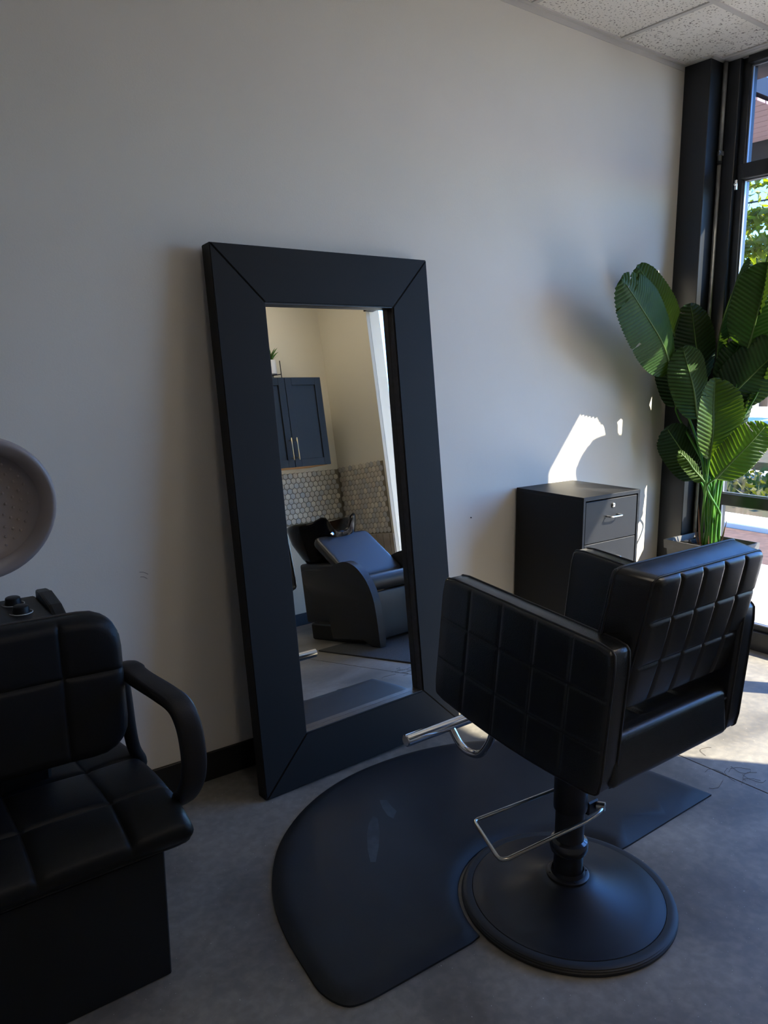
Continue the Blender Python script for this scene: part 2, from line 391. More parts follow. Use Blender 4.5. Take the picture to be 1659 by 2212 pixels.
# warm fill panels added to the ceiling out of view to brighten the room
FILLM = bpy.data.materials.new('fill_emitter'); FILLM.use_nodes = True; _n = FILLM.node_tree; _n.nodes.clear()
_e = _n.nodes.new('ShaderNodeEmission'); _e.inputs['Color'].default_value = (1.0, 0.86, 0.68, 1); _e.inputs['Strength'].default_value = 2.7
_o = _n.nodes.new('ShaderNodeOutputMaterial'); _n.links.new(_e.outputs[0], _o.inputs['Surface'])
for i, (lx, ly, lab) in enumerate(((2.997, -.083, 'added square fill light panel nearest the navy cabinet'), (.252 + .305, -.388 - .305 , 'added square fill light panel over the middle of the room'))):
    cl = thing('fill_light_panel', lab, 'ceiling light', 'added fill light panels'); cl['label'] = lab
    bmf = bmesh.new()
    for (ax0, ax1, ay0, ay1) in ((-.29, -.26, -.29, .29), (.26, .29, -.29, .29), (-.26, .26, -.29, -.26), (-.26, .26, .26, .29)): box(bmf, lx + ax0, lx + ax1, ly + ay0, ly + ay1, H - .012, H + .003)
    obj('frame', bmf, GRIDM, cl); obj('fill_face', B(lx - .26, lx + .26, ly - .26, ly + .26, H - .008, H - .002), FILLM, cl)

# pillar in the corner
pl = thing('trim_1', kind='structure')
obj('pillar_casing', B(3.852, 3.972, 2.389, D, 0, H, bevel=.003), BLACKP, pl)
obj('pillar_edge', B(3.9705, 3.976, 2.3865, 2.3895, 0, H), ALU, pl)

# windows ---------------------------------------------------------------
w1 = thing('window_1', kind='structure')
def fr(name, parent, y0, y1, z0, z1, x0=3.97, x1=4.08, m=ALU): return obj(name, B(x0, x1, y0, y1, z0, z1, bevel=.003), m, parent)
fr('jamb', w1, 2.30, 2.50, 0, H); fr('jamb', w1, 2.262, 2.30, 0, H, 4.0, 4.07)
fr('mullion', w1, 1.10, 1.20, 0, H)
fr('head_rail', w1, 1.20, 2.262, 2.995, H); fr('transom', w1, 1.20, 2.262, 2.452, 2.525, 3.975, 4.075)
fr('transom', w1, 1.20, 2.262, .768, .830, 3.985, 4.07); fr('bottom_rail', w1, 1.20, 2.262, 0, .105, 3.985, 4.08)
fr('bottom_rail', w1, 1.20, 2.262, .105, .135, 4.01, 4.06)
for z0, z1 in ((2.525, 2.995), (.83, 2.452), (.135, .768)):
    gl = GLASST if z0 > 2.5 else GLASS
    obj('pane', B(4.030, 4.036, 1.20, 2.262, z0, z1), gl, w1)
    for y in (1.20, 2.254):
        obj('glazing_bead', B(4.012, 4.026, y, y + .008, z0, z1), BEAD, w1)
    for z in (z0, z1 - .006):
        obj('glazing_bead', B(4.012, 4.026, 1.208, 2.254, z, z + .006), BEAD, w1)
w2 = thing('window_2', kind='structure')
fr('head_rail', w2, -.17, 1.10, 2.995, H); fr('transom', w2, -.17, 1.10, 2.535, 2.60, 3.975, 4.075)
fr('bottom_rail', w2, -.17, 1.10, 0, .105, 3.985, 4.08)
for z0, z1 in ((2.60, 2.995), (.105, 2.535)):
    obj('pane', B(4.030, 4.036, -.17, 1.10, z0, z1), GLASST if z0 > 2.5 else GLASS, w2)
lt = thing('window_latch', 'small silver safety latch on the black frame below the transom', 'latch')
obj('plate', B(3.962, 3.972, 2.272, 2.284, 2.40, 2.45, bevel=.002), CHROME, lt)
obj('catch', lathe(bmesh.new(), [(.004, 0), (.006, .004), (.006, .012), (.003, .014)], (3.962, 2.278, 2.425), (-1, 0, 0), 12), CHROME, lt, True)

cd = thing('electrical_conduit', 'thin grey metal conduit pipe running down the black corner pillar', 'pipe')
obj('pipe', tube(bmesh.new(), [(3.957, 2.372, z) for z in (.35, 1.0, 1.8, 2.55)], .0105, 12), GALV, cd, True)
obj('pipe', tube(bmesh.new(), [(3.957, 2.372, z) for z in (2.552, 2.8, 3.034)], .0115, 12), GALV, cd, True)
obj('coupling', tube(bmesh.new(), [(3.957, 2.372, 2.538), (3.957, 2.372, 2.555)], .0135, 12), RUBBER, cd, True)
sb = bmesh.new(); box(sb, 3.925, 3.972, 2.3575, 2.3605, 2.582, 2.604, bevel=.001); lathe(sb, [(.0125, -.011), (.0145, -.011), (.0145, .011), (.0125, .011)], (3.957, 2.372, 2.593), (0, 0, 1), 14)
obj('strap', sb, BEAD, cd)
obj('strap_screw', lathe(bmesh.new(), [(.005, 0), (.005, .003), (0, .004)], (3.932, 2.3575, 2.593), (0, -1, 0), 10), BEAD, cd, True)

# ------------------------------------------------------------------ leaning mirror
tlt, yw, rl = math.radians(5.7), math.radians(1.6), math.radians(1.0)
MM = Matrix.Translation((1.17, 2.265, 0.006)) @ Matrix.Rotation(yw, 4, 'Z') @ Matrix.Rotation(-tlt, 4, 'X') @ Matrix.Rotation(-rl, 4, 'Y')
mr = thing('floor_mirror', 'tall floor mirror with a wide matte black frame leaning against the pale wall', 'mirror')
MW, MH, FWD, TH = 0.945, 1.922, 0.188, 0.056
g = 0.0011
def piece(name, poly):
    bm = bmesh.new(); v0 = [bm.verts.new((x, 0, z)) for x, z in poly]; v1 = [bm.verts.new((x, TH, z)) for x, z in poly]
    n = len(poly); f = bm.faces.new(v0); bm.faces.new(v1[::-1])
    for i in range(n): bm.faces.new((v0[i], v1[i], v1[(i + 1) % n], v0[(i + 1) % n]))
    bmesh.ops.bevel(bm, geom=[e for e in f.edges], offset=.0025, segments=2, affect='EDGES')
    for v in bm.verts: v.co = MM @ v.co
    return obj(name, bm, FRAMEM, mr)
a, b_, c_, d_ = FWD, MW - FWD, FWD, MH - FWD
piece('frame_stile', [(0, g), (a - g, c_), (a - g, d_), (0, MH - g)][0:4] if False else [(0, 2 * g), (a, c_ + 2 * g), (a, d_ - 2 * g), (0, MH - 2 * g)])
piece('frame_stile', [(MW, 2 * g), (MW, MH - 2 * g), (b_, d_ - 2 * g), (b_, c_ + 2 * g)])
piece('frame_rail', [(g, 0), (MW - g, 0), (b_ - g, c_), (a + g, c_)])
piece('frame_rail', [(g, MH), (a + g, d_), (b_ - g, d_), (MW - g, MH)])
bm = box(bmesh.new(), .004, MW - .004, TH - .012, TH - .002, .004, MH - .004)
for v in bm.verts: v.co = MM @ v.co
obj('backing_board', bm, FRAMEM, mr)
bm = box(bmesh.new(), a - .002, b_ + .002, .036, .042, c_ - .002, d_ + .002)
for v in bm.verts: v.co = MM @ v.co
obj('mirror_glass', bm, MIRRORM, mr)
bm = bmesh.new()
for (x0, x1, z0, z1) in ((a, b_, d_ - .004, d_), (a, b_, c_, c_ + .003), (a, a + .003, c_, d_), (b_ - .003, b_, c_, d_)): box(bm, x0, x1, .006, .0355, z0, z1)
for v in bm.verts: v.co = MM @ v.co
obj('inner_lip', bm, mat('frame_inner_lip', (0.05, 0.05, 0.055), 0.45, col2=(0.035, 0.035, 0.04), nscale=60), mr)

# ------------------------------------------------------------------ file cabinet
fc = thing('file_cabinet', 'black drawer cabinet standing against the wall between mirror and plant', 'cabinet')
x0, x1, y0, y1, zt = 2.676, 3.080, 2.132, 2.528, .952
bm = bmesh.new(); box(bm, x0, x0 + .016, y0, y1, .03, zt, bevel=.0015); box(bm, x1 - .016, x1, y0, y1, .03, zt, bevel=.0015)
box(bm, x0 + .016, x1 - .016, y1 - .01, y1, .03, zt - .02); box(bm, x0 + .016, x1 - .016, y0 + .004, y1 - .01, .03, .05)
obj('body', bm, CABM, fc)
obj('top_panel', B(x0 - .0005, x1 + .0005, y0 - .001, y1, zt - .017, zt + .001, bevel=.0015), CABM, fc)
for k in range(4):
    za = zt - .020 - (.192, .384, .636, .888)[k]; zb = zt - .020 - (0, .192, .384, .636)[k] - .003
    dr = obj('drawer', B(x0 + .019, x1 - .019, y0 + .002, y0 + .35, za, zb, bevel=.002), CABM, fc)
    zc = zb - .075
    pth = smoothpath([(2.838, y0, zc), (2.838, y0 - .022, zc), (2.845, y0 - .028, zc), (2.878, y0 - .029, zc), (2.911, y0 - .028, zc), (2.918, y0 - .022, zc), (2.918, y0, zc)], 4)
    obj('handle', tube(bmesh.new(), pth, .0042, 10), CHROME, dr, True)
obj('lock', lathe(bmesh.new(), [(.011, 0), (.011, .004), (.008, .007), (.003, .007), (.003, .005), (0, .005)], (2.885, y0 + .002, zt - .052), (0, -1, 0), 20), CHROME, fc, True)
for x in (x0 + .03, x1 - .03):
    for y in (y0 + .03, y1 - .03): obj('caster', lathe(bmesh.new(), [(.018, 0), (.018, .03)], (x, y, 0), (0, 0, 1), 12), RUBBER, fc)

# ------------------------------------------------------------------ anti-fatigue mat
CX, CY = 1.615, 1.290
def mat_outline():
    pts = [(2.452, 1.337), (2.440, 1.46), (2.425, 1.56), (2.40, 1.68), (2.33, 1.86), (2.22, 2.02), (2.08, 2.135), (1.93, 2.20), (1.75, 2.236), (1.55, 2.236), (1.38, 2.20), (1.22, 2.125),
           (1.08, 2.015), (.985, 1.89), (.925, 1.77), (.888, 1.64), (.868, 1.50), (.862, 1.42), (.885, 1.355), (.93, 1.333), (1.02, 1.328), (1.14, 1.325), (1.25, 1.322)]
    out = [Vector((x, y, 0)) for x, y in pts]; sm = smoothpath(out, 4)
    R = .312; arc = []
    t0 = math.pi - .06; t1 = .06
    a0 = math.atan2(1.322 - CY, -1); a1 = math.atan2(1.337 - CY, 1)
    for i in range(33):
        t = math.pi - math.asin(.037 / R) - (math.pi - 2 * math.asin(.040 / R)) * i / 32
        arc.append(Vector((CX + R * math.cos(t), CY + R * math.sin(t), 0)))
    return sm, arc
sm, arc = mat_outline()
mt = thing('salon_floor_mat', 'large black half-round anti-fatigue mat lying under the styling chair', 'floor mat')
from mathutils.geometry import delaunay_2d_cdt
ring = dedupe(sm + [Vector((1.272, 1.322, 0))] + arc + [Vector((1.97, 1.332, 0)), Vector((2.2, 1.335, 0))], .006); n = len(ring)
def edge_dist(p):
    best = 9.0
    for i in range(n):
        a_, b__ = ring[i], ring[(i + 1) % n]; ab = b__ - a_; t = max(0.0, min(1.0, (p - a_).dot(ab) / ab.length_squared)); best = min(best, (p - a_ - ab * t).length)
    return best
def inside(p):
    c = False
    for i in range(n):
        a_, b__ = ring[i], ring[(i + 1) % n]
        if (a_.y > p.y) != (b__.y > p.y) and p.x < (b__.x - a_.x) * (p.y - a_.y) / (b__.y - a_.y) + a_.x: c = not c
    return c
def mat_z(d): return .006 + .0135 * math.sin(min(1.0, d / .042) * math.pi / 2)
pts2 = [p.copy() for p in ring]
for i in range(n):
    t = (ring[(i + 1) % n] - ring[i - 1]).normalized(); nn_ = Vector((t.y, -t.x, 0))
    for sg in (1, -1):
        for ins in (.012, .026, .042, .06):
            q_ = ring[i] + nn_ * ins * sg
            if inside(q_) and edge_dist(q_) > ins * .93: pts2.append(q_)
for ix in range(17):
    for iy in range(10):
        q_ = Vector((.87 + ix * .1, 1.34 + iy * .1, 0))
        if inside(q_) and edge_dist(q_) > .075: pts2.append(q_)
ov, oe, of, *_r = delaunay_2d_cdt([Vector((p.x, p.y)) for p in pts2], [], [list(range(n))], 1, 1e-4)
bm = bmesh.new(); tv = []
for p in ov:
    q_ = Vector((p.x, p.y, 0)); tv.append(bm.verts.new((p.x, p.y, mat_z(edge_dist(q_)))))
for f in of:
    try: bm.faces.new([tv[k] for k in f])
    except ValueError: pass
be = [e for e in bm.edges if e.is_boundary]
r_ = bmesh.ops.extrude_edge_only(bm, edges=be)
for v in r_['geom']:
    if isinstance(v, bmesh.types.BMVert): v.co.z = 0.0
bmesh.ops.triangle_fill(bm, edges=[e for e in r_['geom'] if isinstance(e, bmesh.types.BMEdge) and e.is_boundary], use_beauty=False)
obj('mat_surface', bm, MATM, mt, True, 40)
# pale scuffs worn into the mat
SCUFF = mat('pale_scuff', (0.060, 0.074, 0.082), 0.7, col2=(0.030, 0.038, 0.045), nscale=22)
bm = bmesh.new()
for pts in ([[1.476, 2.009], [1.496, 1.994], [1.485, 1.951], [1.481, 1.918], [1.445, 1.889], [1.44, 1.913], [1.454, 1.963]],
            [[1.399, 1.942], [1.403, 1.921], [1.365, 1.859], [1.311, 1.791], [1.259, 1.736], [1.246, 1.746], [1.276, 1.802], [1.325, 1.874], [1.364, 1.917]]):
    prism(bm, pts, 'z', .0194, .0197)
obj('scuff', bm, SCUFF, mt)

# ------------------------------------------------------------------ styling chair
ch = thing('styling_chair', 'black quilted leather salon styling chair on a round black base, facing the mirror', 'chair')
bm = lathe(bmesh.new(), [(.298, 0), (.302, .004), (.302, .010), (.299, .013), (.300, .0155), (.296, .018), (.297, .020), (.292, .0225), (.284, .0235), (.272, .0225), (.270, .018)], (CX, CY, 0), n=96, cap1=False, cap0=False)
obj('base_ring', bm, RUBBER, ch, True, 40)
prof = [(.296, .003), (.272, .0185), (.270, .0235), (.262, .0245), (.250, .027), (.225, .030), (.19, .035), (.15, .044), (.11, .057), (.08, .071), (.065, .078), (.0, .078)]
obj('base_plate', lathe(bmesh.new(), prof, (CX, CY, 0), n=96), SATIN, ch, True, 50)
obj('flange', lathe(bmesh.new(), [(.056, .074), (.060, .077), (.060, .084), (.056, .087), (.048, .088), (.045, .10)], (CX, CY, 0), n=48, cap1=False), SATIN, ch, True, 35)
for t in (-.6, 1.0, 2.6, 4.2): obj('screw', lathe(bmesh.new(), [(.0035, .086), (.0035, .0885), (0, .089)], (CX + .053 * math.cos(t), CY + .053 * math.sin(t), 0), n=8), SATIN, ch)
obj('pump_column', lathe(bmesh.new(), [(.0415, .085), (.0415, .17), (.0415, .20), (.0405, .202), (.0405, .395)], (CX, CY, 0), n=48), SATIN, ch, True, 35)
obj('collar', lathe(bmesh.new(), [(.041, .150), (.051, .157), (.0545, .168), (.0545, .180), (.051, .188), (.041, .194)], (CX, CY, 0), n=48, cap0=False, cap1=False), CHROME if False else mat('polished_black_collar', (0.03, 0.033, 0.04), 0.12, spec=0.9), ch, True, 35)
obj('column_sleeve', lathe(bmesh.new(), [(.046, .285), (.047, .29), (.047, .50), (.046, .505)], (CX, CY, 0), n=40), SATIN, ch, True, 35)
# seat support box
bm = bmesh.new(); box(bm, CX - .13, CX + .13, CY - .13, CY + .13, .485, .545, bevel=.006, seg=2); obj('seat_support', bm, SATIN, ch)
# pump pedal
pp = smoothpath([(1.690, 1.236, .287), (1.655, 1.222, .288), (1.60, 1.226, .278)], 3) + [Vector((1.345, 1.268, .250))]
pp += [Vector((1.333, 1.275, .249)), Vector((1.329, 1.283, .2485)), Vector((1.331, 1.295, .2485))]
pp += [Vector((1.385, 1.432, .252)), Vector((1.392, 1.442, .2525)), Vector((1.405, 1.444, .253))]
pp += [Vector((1.60, 1.395, .277)), Vector((1.655, 1.380, .285)), Vector((1.68, 1.33, .287))]
obj('pump_pedal', tube(bmesh.new(), pp, .0053, 10), STEEL, ch, True)
bm = lathe(bmesh.new(), [(.0, -.014), (.006, -.014), (.0125, -.010), (.0125, .012), (.006, .014), (.006, .010), (0, .010)], (1.685, 1.240, .288), (.45, -.89, .1), 16)
obj('pedal_pivot', bm, STEEL, ch, True, 35)
bm = bmesh.new(); box(bm, 1.645, 1.690, 1.250, 1.34, .265, .305, bevel=.004); obj('pedal_bracket', bm, SATIN, ch)

# armrests: parallelogram slabs, quilted outside
AF, AR = 1.515, .962       # front and rear y of the arm top
def arm(xout, sgn):
    # a runs front->rear (y decreasing), b runs bottom->top
    def P(a, b, o):
        u = a / .585; v = b / .345
        yf = 1.545 * (1 - v) + 1.508 * v; yr = .985 * (1 - v) + .958 * v
        zf = .615 * (1 - v) + .962 * v; zr = .556 * (1 - v) + .912 * v
        sag = -.018 * math.sin(math.pi * u) * (1 - v)
        return Vector((xout - sgn * .036 + sgn * o, yf + (yr - yf) * u, zf + (zr - zf) * u + sag))
    o, rim = pad('armrest', LEATHER, ch, P, .585, .345, .036, .036, .011, .028, gu=[.117, .234, .351, .468], gv=[.115, .230], gd=.0018, gw=.0045, step=.04)
    for off in (.0255, -.0255):
        obj('piping', tube(bmesh.new(), dedupe(rim(off), .006), .0028, 6, closed=True), PIPING, o, True)
    return o
arm(1.322, -1); arm(1.916, 1)
# seat
def PS(a, b, o): return Vector((1.366 + a * 1.13, .985 + b, .625 + o + .0 * b))
so_, rim = pad('seat', LEATHER, ch, PS, .446, .53, .062, .062, .028, .03, gu=(.15, .30), gv=(.18, .36), gd=.005, gw=.005, step=.05, puff=.004)
obj('piping', tube(bmesh.new(), dedupe(rim(.034), .006), .003, 6, closed=True), PIPING, so_, True)
def PR(a, b, o): return Vector((1.362 + a * 1.07, .992 + .012 * (b / .125) - o, .565 + b))
pad('rear_panel', LEATHER, ch, PR, .450, .125, .02, .03, .019, .018, step=.04)
# backrest: quilted rear face
def PB(a, b, o):
    v = b / .345
    y = 1.005 * (1 - v) + .928 * v - .006 * math.sin(math.pi * v); z = .728 * (1 - v) + 1.062 * v
    s_ = max(0.0, min(1.0, (o + .06) / .094)); xl = 1.372 + .055 * s_
    return Vector((xl + a / .452 * (1.872 - xl), y + .030 - o * .975, z + .026 * 0 - o * .22 * 1.0 + .008))
bk, rim = pad('backrest', LEATHER, ch, PB, .452, .340, .034, .060, .014, .022,
              gu=[.0904 * k for k in range(1, 5)], gv=[.118, .232], gd=.008, gw=.0045, step=.03, puff=.0015, vd=.45)
for off in (.022, -.048): obj('piping', tube(bmesh.new(), dedupe(rim(off), .006), .0028, 6, closed=True), PIPING, bk, True)
# footrest: crossbar on a U-bent tube
ft = obj('footrest_bar', lathe(bmesh.new(), [(.0, 0), (.016, 0), (.0195, .003), (.0195, .372), (.016, .375), (0, .375)], (1.425, 1.798, .342), (1, 0, 0), 28), CHROME, ch, True, 40)
up = smoothpath([(1.615, 1.40, .520), (1.615, 1.50, .500), (1.615, 1.575, .44), (1.615, 1.615, .350), (1.615, 1.655, .297), (1.615, 1.70, .282), (1.615, 1.745, .290), (1.615, 1.785, .325), (1.615, 1.797, .342)], 6)
obj('footrest_tube', tube(bmesh.new(), up, .0125, 16), CHROME, ch, True)
bm = bmesh.new(); box(bm, 1.575, 1.655, 1.34, 1.46, .50, .535, bevel=.004); obj('footrest_bracket', bm, SATIN, ch)

# ------------------------------------------------------------------ dryer chair
dc = thing('hood_dryer_chair', 'black vinyl armchair with a hood hair dryer mounted behind its back', 'chair')
obj('base_cabinet', B(.03, .597, 1.705, 2.30, 0, .345, bevel=.004), PLASTIC, dc)
SL, SW = .68, .62
def PSd(a, b, o):
    # a along x, b from front (0) to rear; waterfall front
    y = 1.665 + b * .80; z = .385 + .012 * math.sin(b * 5)
    f = max(0.0, 1 - b / .16); z -= .030 * f * f
    u_ = a / SL - .5; fl_ = max(0.0, 1 - b / SW)
    return Vector((.2975 + u_ * (.700 + .035 * fl_), y - o * .9 * (f ** 1.5) + .03 * f * f, z + o * (1 - .25 * f)))
sdo, rim = pad('seat', LEATHER2, dc, PSd, SL, SW, .068, .072, .040, .025, gu=(.148, .341, .534), gv=(.17, .40), gd=.006, gw=.007, step=.03, puff=.012)
obj('piping', tube(bmesh.new(), dedupe(rim(.0), .008), .0035, 6, closed=True), PIPING, sdo, True)
def PBd(a, b, o):
    v = b / .375; x = .002 + a
    # gentle wrap-around curve
    k = ((a - .292) / .292) ** 2
    return Vector((x + (-.03 * (1 - v)) * 0, 1.945 - .02 * k - .03 * (1 - v) + .0 * v - o, .551 + b * .967))
bdo, rim = pad('backrest', LEATHER2, dc, PBd, .584, .375, .045, .030, .030, .085, gu=(.038 + .0, .238, .438), gv=(.225,), gd=.004, gw=.006, step=.03, puff=.008)
obj('piping', tube(bmesh.new(), dedupe(rim(-.002), .008), .004, 6, closed=True), PIPING, bdo, True)
for sx in (-1, 1):
    cx = .2975 + sx * .325
    path = smoothpath([(.2975 + sx * (px_ - .2975), y_, z_) for px_, y_, z_ in ((.594, 1.968, .730), (.608, 1.925, .742), (.622, 1.87, .730), (.643, 1.77, .720), (.657, 1.712, .706), (.667, 1.688, .665), (.673, 1.681, .61), (.677, 1.688, .55), (.678, 1.715, .49), (.675, 1.77, .43), (.65, 1.83, .39))], 6)
    n_ = len(path); rad = [.031 if i > 8 else .034 for i in range(n_)]
    ar = obj('armrest', tube(bmesh.new(), path, .031, 14, side=(1, 0, 0), ry=.018, radii=rad, sq=3.2), ARMP, dc, True)
    st = smoothpath([(.2975 + sx * (px_ - .2975), y_, z_) for px_, y_, z_ in ((.602, 1.965, .73), (.608, 1.965, .65), (.615, 1.97, .56), (.63, 1.99, .49), (.655, 2.02, .43), (.64, 2.04, .38))], 5)
    obj('arm_strut', tube(bmesh.new(), st, .018, 12, side=(1, 0, 0), ry=.016, sq=2.6), PLASTIC, ar, True)
obj('back_post', B(.18, .42, 2.00, 2.05, .30, .80, bevel=.01), PLASTIC, dc)
bm = bmesh.new(); prism(bm, [(1.985, .70), (2.17, .70), (2.17, .912), (1.985, .905)], 'x', .08, .452, bevel=.006); obj('control_box', bm, PLASTIC, dc)
bm = bmesh.new(); prism(bm, [(1.985, .80), (2.17, .80), (2.17, .928), (2.13, .930), (2.03, .920), (1.985, .902)], 'x', .452, .485, bevel=.006); obj('box_side_panel', bm, PLASTIC, dc)
for (x, y) in ((.390, 2.045), (.388, 2.125)):
    kb = obj('knob', lathe(bmesh.new(), [(.019, 0), (.021, .003), (.018, .018), (.015, .020), (0, .020)], (x, y, .905 + (y - 1.985) * .038), (0, -.04, 1), 24), PLASTIC, dc, True, 40)
    arcp = [Vector((x + .027 * math.cos(t), y + .027 * math.sin(t), .9065 + (y - 1.985) * .038)) for t in [math.pi * (1.0 + 1.25 * i / 20) for i in range(21)]]
    obj('dial_mark', tube(bmesh.new(), arcp, .0012, 5), WHITEPR, kb)
obj('dryer_pole', tube(bmesh.new(), [(.322, 2.13, .90), (.322, 2.13, 1.36)], .021, 20), PLASTIC, dc, True)
HC = Vector((.277, 1.745, 1.222)); HN = Vector((.10, -.97, -.10)).normalized()
outer = [(.150, 0), (.153, -.006), (.153, -.018), (.149, -.03), (.150, -.10), (.142, -.16), (.118, -.215), (.075, -.25), (0, -.262)]
hd = obj('dryer_hood', lathe(bmesh.new(), outer, HC, HN, 56, cap0=False), HOODM, dc, True, 40)
obj('hood_rim', lathe(bmesh.new(), [(.150, .0), (.147, .003), (.140, .004), (.128, -.002), (.119, -.008), (.116, -.012)], HC, HN, 56, cap0=False, cap1=False), HOODR, hd, True, 50)
obj('hood_liner', lathe(bmesh.new(), [(.117, -.010), (.115, -.016), (.108, -.026), (.090, -.034), (.05, -.040), (0, -.042)], HC, HN, 56, cap0=False), HOODM, hd, True)
bm = bmesh.new(); q = HN.to_track_quat('Z', 'Y').to_matrix()
for (r, z, nn) in ((.102, -.029, 30), (.088, -.0345, 25), (.073, -.037, 20), (.058, -.039, 15), (.042, -.0405, 10), (.024, -.0415, 5)):
    for i in range(nn):
        t = 2 * math.pi * (i + .3 * (nn % 3)) / nn; c = HC + q @ Vector((r * math.cos(t), r * math.sin(t), z))
        inw = HN; lathe(bm, [(.0035, -.002), (.0028, .0025), (0, .003)], c, inw, 6)
o = obj('vent_studs', bm, HOODM, hd); o['kind'] = 'stuff'
obj('hood_neck', tube(bmesh.new(), smoothpath([(.322, 2.13, 1.34), (.322, 2.12, 1.39), (.31, 2.06, 1.40), (.295, 1.97, 1.34), (.29, 1.92, 1.27)], 5), .024, 14), PLASTIC, dc, True)

# ------------------------------------------------------------------ planter and plant
pt = thing('square_planter', 'tall tapered grey square planter standing in the corner by the window', 'planter')
PX0, PX1, PY0, PY1, PZ = 3.645, 3.962, 2.0, 2.362, .60
bm = bmesh.new(); cx, cy = (PX0 + PX1) / 2, (PY0 + PY1) / 2
def ringz(s, z, sy=None):
    hx, hy = (PX1 - PX0) / 2 * s, (PY1 - PY0) / 2 * s
    return [bm.verts.new((cx + sx * hx, cy + sy_ * hy, z)) for sx, sy_ in ((-1, -1), (1, -1), (1, 1), (-1, 1))]
rr = [ringz(.66, 0), ringz(.925, PZ - .045), ringz(.89, PZ - .045), ringz(.83, .40)]
bm.faces.new(rr[0][::-1])
for A, Bq in zip(rr, rr[1:]):
    for i in range(4): bm.faces.new((A[i], A[(i + 1) % 4], Bq[(i + 1) % 4], Bq[i]))
obj('planter_body', bm, PLANTER, pt)
bm = bmesh.new(); rr = [ringz(.925, PZ - .046), ringz(.985, PZ - .046), ringz(1.0, PZ), ringz(.955, PZ), ringz(.885, PZ - .046)]
for A, Bq in zip(rr, rr[1:] + rr[:1]):
    for i in range(4): bm.faces.new((A[i], A[(i + 1) % 4], Bq[(i + 1) % 4], Bq[i]))
obj('rim', bm, PLANTER, pt)
obj('soil', B(cx - .1395, cx + .1395, cy - .160, cy + .160, .42, .560), SOIL, pt)
rnd = random.Random(3)
peb = []
for i in range(26):
    for _ in range(50):
        x = rnd.uniform(PX0 + .038, PX1 - .038); y = rnd.uniform(PY0 + .040, PY1 - .040)
        if math.hypot(x - cx, y - cy - .01) > .118 and all(math.hypot(x - p[0], y - p[1]) > .038 for p in peb): break
    else: continue
    peb.append((x, y)); white = rnd.random() < .5
    bm = bmesh.new(); bmesh.ops.create_icosphere(bm, subdivisions=2, radius=1.0)
    sx, sy, sz = rnd.uniform(.017, .026), rnd.uniform(.013, .019), rnd.uniform(.010, .014); rz = rnd.uniform(0, 3.1)
    M4 = Matrix.Translation((x, y, .5615 + sz * .85)) @ Matrix.Rotation(rz, 4, 'Z') @ Matrix.Diagonal((sx, sy, sz, 1))
    for v in bm.verts: v.co = M4 @ (v.co * (1 + .05 * math.sin(v.co.x * 7 + i)))
    o = obj('pebble', bm, PEBW if white else PEBK, None, True)
    tag(o, ('smooth white pebble' if white else 'smooth black pebble') + ' lying on the soil inside the grey planter', 'pebble', 'white pebbles in the planter' if white else 'black pebbles in the planter')

pn = thing('bird_of_paradise_plant', 'tall leafy plant with broad paddle leaves growing in the grey planter', 'plant')
obj('nursery_pot', lathe(bmesh.new(), [(.096, .5605), (.099, .580), (.104, .582), (.104, .592), (.097, .592), (.094, .5605)], (cx, cy + .01, 0), n=36), POTB, pn)
def leaf(base, tip, W, m, nhint, curv=.06, fold=.12, roll=0.0, tears=(), seed=0, kw=1.0, side_tilt=0.0):
    Bv, Tv = Vector(base), Vector(tip); ax = Tv - Bv; L = ax.length; T = ax / L
    nh = Vector(nhint).normalized(); N = (nh - T * nh.dot(T)).normalized(); N = Matrix.Rotation(roll, 3, T) @ N; S = T.cross(N).normalized()
    NU, NS = 150, 9; bm = bmesh.new(); rn = random.Random(seed); G = []; ph = rn.uniform(0, 6); vl = bm.verts.layers.float.new('vein_phase')
    def width(t):
        a = max(0.0, 1 - abs(2 * t ** .92 - 1) ** 2.5) ** .5
        return W / 2 * a * (1 + .05 * math.sin(5 * t + ph))
    def pos(t, s):
        wd = width(t)
        c = Bv + ax * t + N * (-curv * L * 4 * (t - .5) ** 2 + curv * L) 
        rip = .0042 * math.sin((t * L - abs(s) * wd * .35) * 2 * math.pi / .021) * min(1, abs(s) * 3)
        droop = -.10 * wd * s * s
        return c + S * (s * wd) + T * (abs(s) * wd * .16 * (1 if t < .85 else .3)) + N * (-fold * abs(s) * wd + droop + rip + .004 * math.sin(9 * t + 3 * s + ph))
    for i in range(NU + 1):
        t = i / NU; row = []
        for s in range(-NS, NS + 1):
            v_ = bm.verts.new(pos(t, s / NS)); v_[vl] = (t * L - abs(s / NS) * width(t) * .35) * 2 * math.pi / .021; row.append(v_)
        G.append(row)
    cut = set()
    for (tc, side, depth) in tears:
        ci = int(tc * NU)
        for k in range(depth):
            col = (2 * NS - 1 - k) if side > 0 else k
            cut.add((ci - k // 3, col))
            if k < 3: cut.add((ci + 1, col))
    for i in range(NU):
        for j in range(2 * NS):
            if (i, j) in cut: continue
            try: bm.faces.new((G[i][j], G[i][j + 1], G[i + 1][j + 1], G[i + 1][j]))
            except ValueError: pass
    bmesh.ops.remove_doubles(bm, verts=bm.verts[:], dist=1e-5)
    lo = obj('leaf', bm, m, pn, True)
    mp_ = [pos(i / 20, 0) + N * .0015 for i in range(20)]
    obj('midrib', tube(bmesh.new(), mp_, .0055, 7, radii=[.0058 * (1 - .75 * i / 20) for i in range(20)]), MIDRIB, lo, True)
    return pos(0, 0), (pos(.05, 0) - pos(0, 0)).normalized()
CAMDIR = (-.62, -.78, .15)
